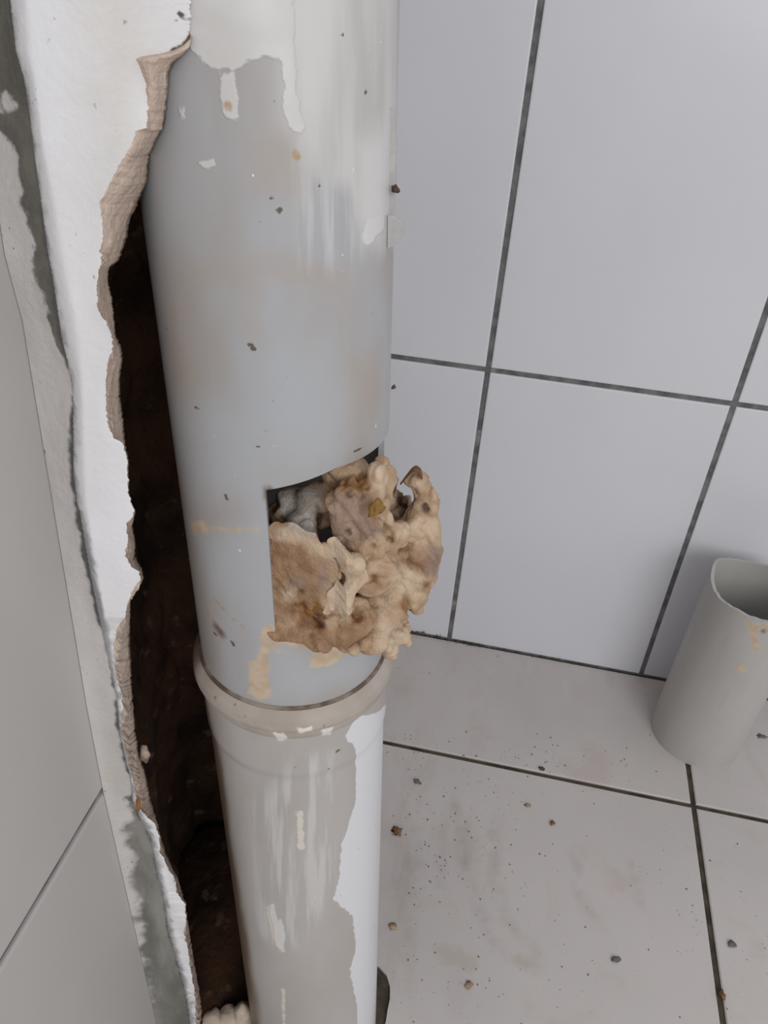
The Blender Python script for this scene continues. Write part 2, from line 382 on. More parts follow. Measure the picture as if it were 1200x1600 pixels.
xsj = [XLm, fx-fp, fx, fx+fp, 1.3]; ysj = [-0.9, fy-3*fp, fy-2*fp, fy-fp, fy, YB+0.0015]
for i in range(4):
    for j in range(5):
        x1, x2, y1, y2 = xsj[i], xsj[i+1], ysj[j], ysj[j+1]
        if y2-y1 < 0.02: continue
        if j < 2 or i == 3:
            slab('tile', (x1+J/2, y1+J/2, -TH), (1, 0, 0), (0, 1, 0), (0, 0, 1), x2-x1-J, y2-y1-J, TH, 0.0012, FLOORT, floor)
        else:
            floor_tile(x1+J/2, x2-J/2, y1+J/2, y2-J/2)

# dark masonry recess behind the pipe (walls of the chase)
def rough_loft(name, path, mat, seed, amp=0.012, nz=150, parent=None, zb=-0.03, zt=None):
    zt = TOP if zt is None else zt
    path = np.array(path)*S
    L = np.r_[0, np.cumsum(np.hypot(*np.diff(path, axis=0).T))]; n = int(L[-1]/0.006)
    s = np.linspace(0, L[-1], n); X = np.interp(s, L, path[:, 0]); Y = np.interp(s, L, path[:, 1])
    V = []; zs = np.linspace(zb, zt, nz)
    for z in zs:
        for x, y in zip(X, Y):
            d = mn.fractal(Vector((x*28+seed, y*28, z*22)), 0.7, 2.2, 4)
            d2 = mn.noise(Vector((x*9, y*9+seed, z*9)))
            V.append((x+amp*(0.6*d+0.7*d2), y+amp*(0.5*d), z))
    Fc = [(j*n+i, j*n+i+1, (j+1)*n+i+1, (j+1)*n+i) for j in range(nz-1) for i in range(n-1)]
    return mesh_obj(name, V, Fc, mat, parent, True)
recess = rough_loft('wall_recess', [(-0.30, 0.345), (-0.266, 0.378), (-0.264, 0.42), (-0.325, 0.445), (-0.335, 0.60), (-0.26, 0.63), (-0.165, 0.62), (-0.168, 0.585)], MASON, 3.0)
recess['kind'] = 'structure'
side = mesh_obj('wall_chase', [(x*S, y*S, z) for z in (-0.03, TOP) for x, y in ((-0.168, 0.585), (-0.26, 1.08), (-0.36, 1.08), (-0.36, 0.66), (-0.17, 0.66))],
                [(0, 1, 6, 5), (1, 2, 7, 6), (2, 3, 8, 7), (3, 4, 9, 8), (4, 0, 5, 9), (5, 6, 7, 8, 9)], CHASEM)
side['kind'] = 'structure'

# ================================================================== broken plaster casing
cw = fn([(-70, -200), (-45, 0), (-18, 230), (8, 400), (35, 500), (60, 650), (85, 800), (110, 950), (135, 1100), (160, 1230), (192, 1370), (245, 1600), (285, 1760)])
cc = fn([(8, -200), (16, 0), (18, 20), (25, 80), (37, 120), (45, 170), (55, 250), (65, 320), (75, 395), (80, 420), (88, 470), (97, 530), (103, 555), (110, 585), (114, 620), (115, 740), (121, 790), (125, 800), (133, 850), (142, 900), (152, 950), (165, 1010), (175, 1055), (181, 1085), (184, 1110), (188, 1150), (198, 1195), (203, 1210), (207, 1250), (222, 1285), (236, 1310), (241, 1340), (247, 1370), (255, 1400), (262, 1450), (270, 1480), (279, 1510), (287, 1540), (293, 1570), (297, 1600), (315, 1700), (330, 1760)])
cf = fn([(297, -200), (297, 60), (288, 70), (272, 78), (250, 84), (222, 88), (212, 92), (218, 104), (228, 130), (231, 165), (229, 200), (213, 204), (206, 225), (185, 260), (165, 300), (155, 318), (160, 345), (161, 375), (155, 392), (160, 402), (154, 425), (151, 450), (153, 485), (165, 502), (175, 525), (176, 545), (168, 565), (165, 605), (166, 640), (168, 662), (178, 685), (192, 692), (199, 720), (200, 770), (207, 790), (210, 805), (197, 818), (200, 845), (195, 868), (206, 886), (218, 894), (220, 905), (208, 920), (200, 940), (195, 965), (183, 980), (178, 1010), (180, 1050), (189, 1080), (192, 1105), (189, 1128), (192, 1150), (201, 1195), (206, 1212), (211, 1235), (213, 1258), (232, 1278), (242, 1287), (248, 1303), (250, 1330), (262, 1355), (275, 1378), (276, 1395), (289, 1412), (291, 1440), (287, 1456), (293, 1480), (297, 1510), (304, 1550), (306, 1600), (320, 1700), (335, 1760)])
cb = fn([(299, -200), (299, 62), (296, 74), (284, 88), (272, 98), (265, 112), (262, 150), (256, 200), (243, 222), (235, 240), (230, 285), (221, 302), (215, 320), (203, 342), (199, 370), (190, 395), (188, 405), (171, 418), (168, 436), (175, 465), (178, 490), (180, 520), (190, 545), (192, 560), (188, 585), (188, 620), (193, 660), (195, 688), (201, 720), (202, 775), (212, 800), (207, 820), (212, 850), (211, 870), (221, 887), (225, 900), (215, 915), (204, 930), (203, 1000), (207, 1090), (212, 1145), (218, 1180), (228, 1210), (235, 1250), (244, 1278), (252, 1310), (262, 1340), (278, 1372), (285, 1395), (292, 1430), (297, 1460), (303, 1500), (312, 1550), (318, 1600), (330, 1700), (345, 1760)])
cr = fn([(42, -200), (46, 0), (52, 90), (70, 230), (88, 320), (105, 420), (125, 530), (130, 600), (134, 700), (137, 790), (150, 880), (162, 950), (174, 1010), (182, 1055), (186, 1090), (189, 1120), (193, 1160), (203, 1200), (207, 1225), (211, 1252), (228, 1283), (240, 1305), (246, 1335), (254, 1362), (264, 1395), (271, 1440), (277, 1475), (286, 1510), (293, 1545), (300, 1590), (318, 1700), (332, 1760)])
PN = np.array([0.30, -0.954, 0]); PN /= np.linalg.norm(PN)
PP = np.array([XL, 0.338, 0])
def onPanel(x, y, off): return onPlane(x, y, PP+PN*off, PN)
rows = np.r_[np.arange(-200, 0, 2.5), np.arange(0, 1600, 1.6), np.arange(1600, 1761, 2.5)]
secS, secP, secE = [], [], []
aS, aP, aE = [], [], []
for y in rows:
    xw, xc, xr, xf, xb = cw(y), cc(y), cr(y), cf(y), cb(y)
    jit = 2.2*mn.noise(Vector((y*0.11, 1, 0)))+2.4*mn.noise(Vector((y*0.21, 4, 0)))+0.9*mn.noise(Vector((y*0.42, 8, 0)))
    jf = jit if 90 < y < 1700 else (jit*1.6 if y < 60 else 0)
    xf += jf; xb += jf*0.5+1.6*mn.noise(Vector((y*0.3, 9, 0)))*(1 if y > 95 else 0)
    xc += 1.2*mn.noise(Vector((y*0.25, 6, 0))); xc = min(xc, xf-2.5); xr = min(max(xr, xc+1), xf-1); xb = max(xb, xf+1.2)
    off = 0.010*min(1, max(0.25, (xf-xc)/40))
    pw = onX(xw, y, XL+0.0004); pc = onPanel(xc, y, 0.001)
    pr = onPanel(xr, y, off); 
    top = max(0.0, min(1.0, (88-y)/16))                   # above the hole the coat runs onto the pipe
    dep = 0.026 if y > 240 else 0.026+0.012*min(1, (240-y)/60)
    pf = onPanel(xf, y, off); pb = onPanel(xb, y, -dep)
    th, zz = onPipe(297, y); axx = axis(zz); hitY = axx[1]-PR*math.cos(th)
    gy = min(1, max(0, (270-y)/180)); gy = gy*gy*(3-2*gy)
    def surf(x, o):
        q = onPanel(x, y, o); sx = min(1.0, max(0.0, (x-150)/147.0))
        return q*((q[1]+gy*sx**1.7*(hitY-q[1]))/q[1])
    pf = surf(xf, off)
    if top > 0:
        d_ = ray(xb, y); q = surf(xb, off); pb = pb*(1-top)+q*(1+0.006/q[1])*top
    if 56 <= y < 240:                                      # the break runs down onto the pipe
        th2, zz2 = onPipe(xb, y); a2 = axis(zz2); hq = np.array([a2[0]+PR*math.sin(th2), a2[1]-PR*math.cos(th2), zz2])*0.995
        if pb[1] > hq[1]: pb = hq
    # strip
    ns = 9
    for k in range(ns):
        t = k/(ns-1); p = pw*(1-t)+pc*t
        p = p - PN*0.001*math.sin(math.pi*t)
        p = p + PN*0.0012*mn.noise(Vector((p[0]*60, p[2]*30, 2)))*math.sin(math.pi*t)
        secS.append(p); aS.append((t, y, xw+(xc-xw)*t))
    # face: rounded lip, then flat
    n1, n2 = 9, 16
    back = onPanel(xc, y, -0.004)
    secP.append(back); aP.append((0, y, xc))
    for k in range(n1):
        t = k/(n1-1); x = xc+(xr-xc)*t
        q = onPanel(x, y, 0.001+(off-0.001)*math.sin(t*math.pi/2)**0.8); secP.append(q); aP.append((t, y, x))
    for k in range(1, n2):
        t = k/(n2-1); q = surf(xr+(xf-xr)*t, off)
        q = q+PN*0.0016*mn.noise(Vector((q[0]*22, q[2]*22, 7)))*math.sin(math.pi*t)
        secP.append(q); aP.append((1+t, y, xr+(xf-xr)*t))
    # broken edge
    n3 = 8
    for k in range(n3):
        t = k/(n3-1); q = pf*(1-t)+pb*t
        a = math.sin(math.pi*t)*(1-top)
        q = q+PN*a*(0.004+0.007*mn.fractal(Vector((q[0]*40, q[1]*40, q[2]*40)), 0.8, 2.1, 4))
        secE.append(q); aE.append((t, y, 0))
    inn = pb+np.array([-0.018, 0.012, 0])*(1-top); secE.append(inn); aE.append((1.6, y, 0))
def loft(name, sec, n, mat, parent, attrs):
    sec = np.array(sec); nr = len(sec)//n
    zc = np.maximum(sec[:, 2], -1.004); sec[:, 2] = zc
    up = sec[:n].copy(); up[:, 2] = 0.55; sec = np.vstack([up, sec])
    attrs = {k: np.r_[a[:n], a] for k, a in attrs.items()}
    Fc = [(j*n+i, (j+1)*n+i, (j+1)*n+i+1, j*n+i+1) for j in range(nr) for i in range(n-1)]
    return mesh_obj(name, W(sec), Fc, mat, parent, True, attrs)
casing = empty('plaster_casing', (XLm+0.02, 0.35*S, 0))
tag(casing, 'broken white plaster casing with beige ragged edge left of the pipe', 'plaster')
aS = np.array(aS); aP = np.array(aP); aE = np.array(aE)
PXM = 0.00034                                   # metres per pixel about here
S2 = aS[:, [2, 1]]*PXM
g2 = lambda pts: [(a*PXM, b*PXM) for a, b in pts]
wide = np.interp(aS[:, 1], [0, 300, 420, 470, 520, 560, 600, 660, 720, 790, 800, 870, 960, 1010, 1090, 1100, 1125, 1140, 1300], [.0, .0, 6, 7, 5, 2, -2, 6, 5, 7, 6, 9, 3, 1.5, 2, 5, 6, 2, 0])*PXM
dC = np.array([cc(y) for y in aS[:, 1]])-aS[:, 2]
crack = wide-dC*PXM
cement = sdf(S2, g2([(-90, -220), (-60, 150), (-5, 205), (20, 250), (38, 330), (52, 390), (68, 470), (90, 540), (130, 600), (110, -220)]))
cement = np.minimum(cement, -sdf(S2, g2([(-5, 165), (8, 150), (18, 165), (10, 178), (-4, 184)]))-0.0003)
cement = np.maximum(cement, sdf(S2, g2([(208, 1210), (205, 1250), (204, 1300), (212, 1345), (228, 1392), (246, 1388), (262, 1360), (232, 1265)])))
cement2 = sdf(S2, g2([(196, 1290), (212, 1400), (222, 1500), (240, 1640), (400, 1800), (400, 1500), (262, 1380), (232, 1290), (212, 1250)]))
strip = loft('mortar_strip', secS, ns, STRIP, casing, {'crack': crack, 'cement': cement, 'cement2': cement2})
P2 = aP[:, [2, 1]]*PXM
scrape = sdf(P2, g2([(90, -200), (120, 150), (130, 300), (150, 380), (240, 220), (260, -200)]))*0.6-0.005
hl = np.maximum.reduce([seg(P2, g2([(281, 22), (287, 23)]), 0.0016), seg(P2, g2([(294, 28), (295, 36)]), 0.0013), seg(P2, g2([(272, 84), (283, 78), (292, 74), (300, 62)]), 0.0030), seg(P2, g2([(288, 40), (296, 56)]), 0.0009)])
dl = (aP[:, 2]-np.array([cc(y) for y in aP[:, 1]]))
eg = (np.interp(aP[:, 1], [0, 600, 800, 900, 1000, 1100, 1250, 1400, 1600], [2, 2, 4, 9, 7, 7, 8, 5, 6])-dl)*PXM
n_face = 1+n1+n2-1
face = loft('plaster_face', secP, n_face, PLAST, casing, {'scrape': scrape, 'edge_grime': eg, 'hole': hl})
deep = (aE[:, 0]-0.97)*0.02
edge = loft('broken_edge', secE, n3+1, BROKE, casing, {'deep': deep})
edge['label'] = 'beige crumbling broken edge'; strip['label'] = 'grey mortar strip against the left tiles'

def blob(name, c, r, mat, parent=None, sub=2, amp=0.25, seed=0.0, rot=0.0, fr=1.1):
    bm = bmesh.new(); bmesh.ops.create_icosphere(bm, subdivisions=sub, radius=1.0)
    for v in bm.verts:
        p = v.co.copy(); k = 1+amp*(mn.fractal(p*fr+Vector((seed, seed*2, 1)), 0.8, 2.0, 3))
        v.co = Vector((p.x*r[0]*k, p.y*r[1]*k, p.z*r[2]*k))
    bmesh.ops.rotate(bm, verts=bm.verts, cent=(0, 0, 0), matrix=Matrix.Rotation(rot, 3, 'Y'))
    me = bpy.data.meshes.new(name); bm.to_mesh(me); bm.free(); me.materials.append(mat)
    if sub > 1: me.polygons.foreach_set('use_smooth', [True]*len(me.polygons))
    o = bpy.data.objects.new(name, me); C.objects.link(o); o.location = c
    if parent: o.parent = parent; o.matrix_parent_inverse = parent.matrix_basis.inverted()
    return o
o = blob('loose_chip', W(onPanel(226, 1178, -0.022)), (0.003, 0.002, 0.0085), BROKE, casing, 2, 0.5, 2.0, 0.1)
o['label'] = 'small beige plaster chip hanging on the edge'
o = blob('rusty_sliver', W(onPanel(216, 1258, 0.004)), (0.0012, 0.0011, 0.0075), WOODS, casing, 2, 0.4, 5.0, 0.12)
o['label'] = 'thin rust orange sliver on the edge'

# ================================================================== drain pipe
pipe = empty('drain_pipe', (*(axis(-1.0)*S), 0.0))
tag(pipe, 'tall old white plastic drain pipe with a square hole cut in its side', 'pipe')
def pq(pts, rr=PR):
    return [(t*rr*S, z*S) for t, z in (onPipe(*p, rr) for p in pts)]
def pipe_attrs(T, Z, rr):
    G = np.stack([T*rr*S, Z*S], 1)
    front = (np.abs(T) < 2.2)
    def polys(ls, grow=0.0):
        d = np.full(len(G), -1.0)
        for p in ls: d = np.maximum(d, sdf(G, pq(p, rr))+grow)
        return d
    def segs(ls):
        d = np.full(len(G), -1.0)
        for p, r in ls: d = np.maximum(d, seg(G, pq(p, rr), r))
        return d
    A = {}
    A['white'] = polys([[(200, -60), (200, 40), (292, 66), (304, 82), (314, 100), (328, 108), (366, 108), (382, 98), (410, 90), (438, 91), (446, 130), (441, 168), (452, 196), (478, 212), (480, 204), (466, 150), (460, 60), (460, -60)],
                        [(344, 118), (362, 112), (372, 150), (370, 190), (352, 188), (342, 150)],
                        [(572, 355), (590, 340), (604, 338), (603, 362), (592, 368), (584, 380), (575, 386), (569, 370)], [(276, 168), (285, 166), (288, 185), (278, 190)], [(312, 255), (330, 250), (335, 262), (320, 262)],
                        [(425, 1440), (440, 1435), (446, 1465), (442, 1488), (430, 1478)], [(420, 1415), (428, 1410), (435, 1440), (424, 1445)]])
    A['veil'] = polys([[(505, -60), (500, 90), (480, 220), (500, 270), (545, 300), (560, 340), (600, 385), (625, 380), (625, -60)]])
    A['bright'] = polys([[(632, 1085), (600, 1097), (557, 1116), (545, 1134), (537, 1150), (552, 1166), (557, 1205), (556, 1250), (546, 1285), (534, 1320), (530, 1370), (521, 1405), (535, 1418), (552, 1432), (553, 1450), (557, 1478), (547, 1515), (552, 1545), (558, 1570), (560, 1640), (640, 1640), (640, 1085)]])
    A['brush'] = polys([[(470, 230), (480, 410), (545, 420), (575, 400), (610, 380), (615, 150), (520, 160)], [(395, 1260), (400, 1450), (440, 1490), (500, 1440), (530, 1350), (520, 1180), (470, 1170), (430, 1220)]])
    A['clean'] = polys([[(250, 120), (300, 90), (325, 180), (325, 300), (300, 380), (245, 380), (236, 300)], [(280, 640), (330, 620), (400, 660), (400, 760), (300, 780)], [(440, 560), (520, 540), (545, 620), (530, 720), (440, 750), (420, 650)], [(310, 840), (400, 835), (405, 930), (330, 920)], [(430, 1035), (560, 1020), (590, 1030), (500, 1080), (430, 1080)]])
    A['haze'] = polys([[(440, -60), (545, -60), (530, 60), (505, 170), (484, 216), (450, 190)], [(560, 225), (612, 190), (606, 352), (576, 366), (566, 330)]])
    A['cream'] = np.maximum(polys([[(463, 1268), (472, 1268), (476, 1328), (466, 1328)], [(430, 1135), (446, 1134), (452, 1152), (434, 1156)], [(463, 1127), (484, 1125), (486, 1133), (465, 1135)], [(500, 1131), (514, 1126), (516, 1145), (502, 1148)]]),
                            segs([([(442, 1545), (444, 1600)], 0.0012), ([(420, 1420), (432, 1470), (440, 1485)], 0.002)]))
    A['smudge'] = np.maximum(polys([[(295, 408), (420, 402), (540, 425), (535, 450), (400, 440), (300, 440)], [(375, 215), (470, 210), (480, 290), (400, 300)], [(540, 570), (590, 560), (600, 640), (550, 635)], [(255, 480), (280, 480), (290, 610), (262, 610)]]),
                             segs([([(402, 440), (398, 520)], 0.003), ([(300, 650), (310, 720), (330, 760)], 0.002)]))
    A['tan'] = np.maximum(polys([[(388, 1036), (418, 1030), (422, 1092), (404, 1096), (386, 1086)], [(405, 1015), (415, 975), (440, 985), (520, 1000), (600, 960), (640, 985), (640, 1030), (600, 1025), (570, 1010), (545, 1020), (520, 1042), (482, 1046), (494, 1015), (470, 1010), (430, 1008), (412, 1035), (400, 1035)]]),
                          segs([([(415, 985), (405, 1050)], 0.002), ([(300, 826), (318, 824)], 0.0032), ([(362, 829), (375, 829)], 0.0012), ([(318, 824), (360, 829), (405, 829)], 0.0004), ([(432, 1020), (470, 1017), (510, 1010)], 0.0005)]))
    A['ochre'] = segs([([(332, 936), (345, 950), (360, 966), (378, 980)], 0.0007), ([(322, 955), (324, 960)], 0.0013), ([(333, 936), (338, 942)], 0.0011), ([(354, 165), (357, 169)], 0.0013), ([(461, 241), (466, 247)], 0.0012), ([(372, 975), (400, 1010)], 0.0003)])
    A['brown'] = np.maximum(segs([([(337, 982), (344, 992)], 0.0026), ([(420, 768), (424, 800)], 0.0015)]),
                            -1.0)
    A['soil'] = (-1.06+0.36*np.clip((-0.40-Z)/0.12, 0, 1)+0.12*np.clip((-0.60-Z)/0.3, 0, 1)-T)*rr*S-0.001
    A['speck'] = segs([([(333, 990), (336, 994)], 0.0010), ([(361, 1004), (363, 1009)], 0.0012), ([(390, 540), (396, 546)], 0.0012), ([(436, 330), (437, 330)], 0.0012), ([(424, 309), (425, 310)], 0.0009), ([(302, 638), (309, 641)], 0.0008), ([(351, 776), (353, 782)], 0.001), ([(402, 699), (403, 700)], 0.0008), ([(556, 707), (568, 702)], 0.0007), ([(401, 296), (402, 297)], 0.0007), ([(500, 290), (500, 291)], 0.0007), ([(536, 52), (537, 55)], 0.0008), ([(574, 142), (575, 146)], 0.0008), ([(416, 674), (417, 675)], 0.0006), ([(254, 508), (258, 514)], 0.0008), ([(525, 1172), (530, 1168)], 0.0009), ([(460, 1196), (461, 1197)], 0.0007), ([(512, 1199), (514, 1199)], 0.0007)])
    for k in A: A[k] = np.where(front, A[k], -1.0)
    return A
tL, zT = onPipe(416, 800)[0], onPipe(418, 768)[1]
tR = math.radians(118); zB = onPipe(413, 1000)[1]
print('window', math.degrees(tL), zT, zB)
def tube(name, prof, mat, parent, nth=220, thick=0.0032, hole=False, lo=None, hi=None, step=0.002, cap=False):
    """prof: list of (z, radius) from low to high, in h units"""
    zs = []
    for (a, ra), (b, rb) in zip(prof[:-1], prof[1:]):
        n = max(1, int(abs(b-a)/step)); zs += [(a+(b-a)*k/n, ra+(rb-ra)*k/n) for k in range(n)]
    zs.append(prof[-1]); zs = np.array(zs)
    th = np.linspace(-math.pi, math.pi, nth, endpoint=False)
    if hole:
        for t in (tL, tR): th[np.argmin(abs(th-t))] = t
        for z in (zT, zB): zs[np.argmin(abs(zs[:, 0]-z)), 0] = z
    nz = len(zs)
    Tg, Zg = np.meshgrid(th, zs[:, 0]); Rg = np.repeat(zs[:, 1:2], nth, 1)
    if hole:                                    # the upper cut was sawn at a slant
        Zg = Zg+0.017*np.clip(Tg-tL, 0, 0.62)*np.exp(-((Zg-zT)/0.03)**2)
    AX = P0[0]+PA[0]*(Zg+0.5); AY = P0[1]+PA[1]*(Zg+0.5)
    V = W(np.stack([AX+Rg*np.sin(Tg), AY-Rg*np.cos(Tg), Zg], -1).reshape(-1, 3))
    Fc = []
    e = 1e-6
    for j in range(nz-1):
        for i in range(nth):
            k = (i+1) % nth
            if hole and zB-e <= zs[j, 0] and zs[j+1, 0] <= zT+e and tL-e <= th[i] and th[i] < tR-e: continue
            Fc.append((j*nth+i, j*nth+k, (j+1)*nth+k, (j+1)*nth+i))
    o = mesh_obj(name, V, Fc, mat, parent, True, pipe_attrs(Tg.ravel(), Zg.ravel(), PR))
    md = o.modifiers.new('wall', 'SOLIDIFY'); md.thickness = thick; md.offset = -1
    md2 = o.modifiers.new('edges', 'EDGE_SPLIT') ; md2.split_angle = math.radians(50)
    return o
up = tube('upper_section', [(-0.50, PR*0.985), (0.55, PR*0.985)], PIPEM, pipe, hole=True, step=0.0026)
zc0 = onPipe(430, 1112)[1]; zc1 = onPipe(440, 1152, PR*1.05)[1]; zc2 = onPipe(430, 1211)[1]
print('collar', zc0, zc1, zc2)
low = tube('lower_section', [(-1.03, PR), (zc2-0.004, PR), (zc2+0.004, PR*1.022), (zc1, PR*1.025)], PIPEL, pipe, step=0.0026)
rim = tube('socket_rim', [(zc1-0.004, PR*1.02), (zc1+0.001, PR*1.06), (zc1+0.008, PR*1.085), (zc0-0.012, PR*1.095), (zc0-0.004, PR*1.085), (zc0, PR*1.055), (zc0+0.003, PR*1.018)], SOCK, low, step=0.002, thick=0.0016)
rim['label'] = 'thick grimy beige socket rim'
seal = tube('rubber_seal', [(zc0-0.006, PR*1.015), (zc0+0.003, PR*1.014), (zc0+0.0045, PR*1.004), (zc0+0.005, PR*0.985)], RUBBER, low, step=0.002, thick=0.001)
seal['label'] = 'dark dirty sealing ring'
# flakes of old paint standing off the right hand side
def flake(name, pts, depthY, mat, parent, th=0.0007, label=None):
    F0 = [W(onY(x, y, depthY+0.004*k)) for k, (x, y) in zip([0, .6, 1, 1, .6, 0, 0, 0], pts)]
    B0 = [f+np.array([0.0, th, 0]) for f in F0]; n = len(F0)
    Fc = [tuple(range(n))[::-1], tuple(range(n, 2*n))]+[(i, (i+1) % n, n+(i+1) % n, n+i) for i in range(n)]
    o = mesh_obj(name, F0+B0, Fc, mat, parent)
    if label: o['label'] = label
    return o
flake('paint_flake', [(606, 336), (618, 338), (634, 352), (631, 362), (622, 380), (606, 388)], axis(-0.12)[1]-0.012, FLAKE, pipe, label='curled grey paint flake on the right side')
flake('paint_flake', [(598, 178), (615, 168), (619, 200), (619, 280), (615, 335), (600, 338)], axis(-0.08)[1]-0.010, FLAKE, pipe)
for nm, (x, y), s, mt in (('dirt_crumb', (620, 296), (0.0018, 0.0014, 0.0014), CRUMB), ('dirt_crumb', (617, 605), (0.0009, 0.0009, 0.0012), CRUMB)):
    z = onY(x, y, 0.43)[2]; blob(nm, W(onY(x-2, y, axis(z)[1]-0.012)), s, mt, pipe, 2, 0.5, 3.0, 0.6)

# ================================================================== wad of wet paper in the hole
clump = empty('paper_wad', W(onY(540, 1000, 0.40)))
tag(clump, 'soggy tan wad of wet paper bulging out of the hole in the pipe', 'wet paper')
MPP = 0.00031
# front surface of the pipe (Y) across the hole, by sight line
def pipeY(x): return float(np.interp(x, [405, 430, 460, 500, 550, 580, 600, 615, 700], [.366, .360, .357, .358, .368, .380, .396, .408, .410]))
# x, y, half width, half height (px), how far the front stands out of the pipe wall (px), lean
BL = [(462, 872, 50, 46, 8, 0), (440, 905, 30, 50, 4, 0), (480, 915, 44, 46, 10, 0), (500, 880, 34, 34, 8, .5), (448, 842, 34, 20, 4, -.2), (490, 858, 32, 20, 6, .5),
 (470, 960, 42, 34, 6, 0), (440, 972, 26, 34, 0, 0), (510, 985, 46, 26, 5, 0), (456, 992, 30, 12, -1, 0), (545, 965, 44, 36, 12, 0), (500, 1006, 22, 12, 3, 0),
 (590, 955, 46, 44, 14, 0), (618, 985, 28, 36, 2, .2), (612, 1015, 18, 20, 0, 0), (580, 1000, 34, 22, 8, 0), (634, 1003, 10, 12, 0, 0), (540, 1012, 18, 10, 3, 0),
 (575, 880, 50, 46, 16, 0), (620, 865, 50, 44, 4, 0), (650, 850, 38, 36, -6, 0), (655, 890, 34, 40, -8, 0), (640, 925, 34, 36, -4, -.3), (610, 915, 40, 40, 10, 0), (668, 870, 22, 44, -12, 0), (640, 825, 40, 22, -4, -.25), (600, 835, 40, 28, 8, -.2),
 (560, 838, 48, 30, 6, .3), (555, 805, 46, 34, -12, .4), (530, 800, 22, 40, -16, .1), (585, 800, 28, 36, -6, 0), (560, 770, 38, 24, -22, -.2), (600, 782, 18, 30, -6, 0),
 (590, 744, 17, 24, -4, .1), (607, 748, 16, 28, -12, 0), (616, 772, 9, 16, -8, 0), (598, 722, 12, 8, -8, 0),
 (652, 748, 13, 16, -24, 0), (660, 775, 20, 30, -20, 0), (668, 800, 16, 34, -20, 0), (645, 800, 22, 20, -22, 0), (638, 757, 8, 10, -26, .5), (676, 830, 14, 34, -18, 0), (676, 775, 8, 20, -22, 0),
 (480, 820, 34, 26, -52, 0), (455, 800, 40, 40, -78, 0), (500, 790, 40, 40, -70, 0), (540, 740, 40, 30, -70, 0), (620, 790, 24, 30, -50, 0)]
FLAP = [(530, 862, 8, 6, 19, 0.0), (540, 872, 17, 11, 24, 0.0), (556, 888, 21, 13, 27, 0.0), (560, 902, 20, 11, 27, 0.0), (547, 922, 15, 11, 27, 0.0), (538, 942, 13, 11, 27, 0.0), (528, 962, 12, 9, 26, 0.0), (521, 977, 8, 5, 24, 0.0)]
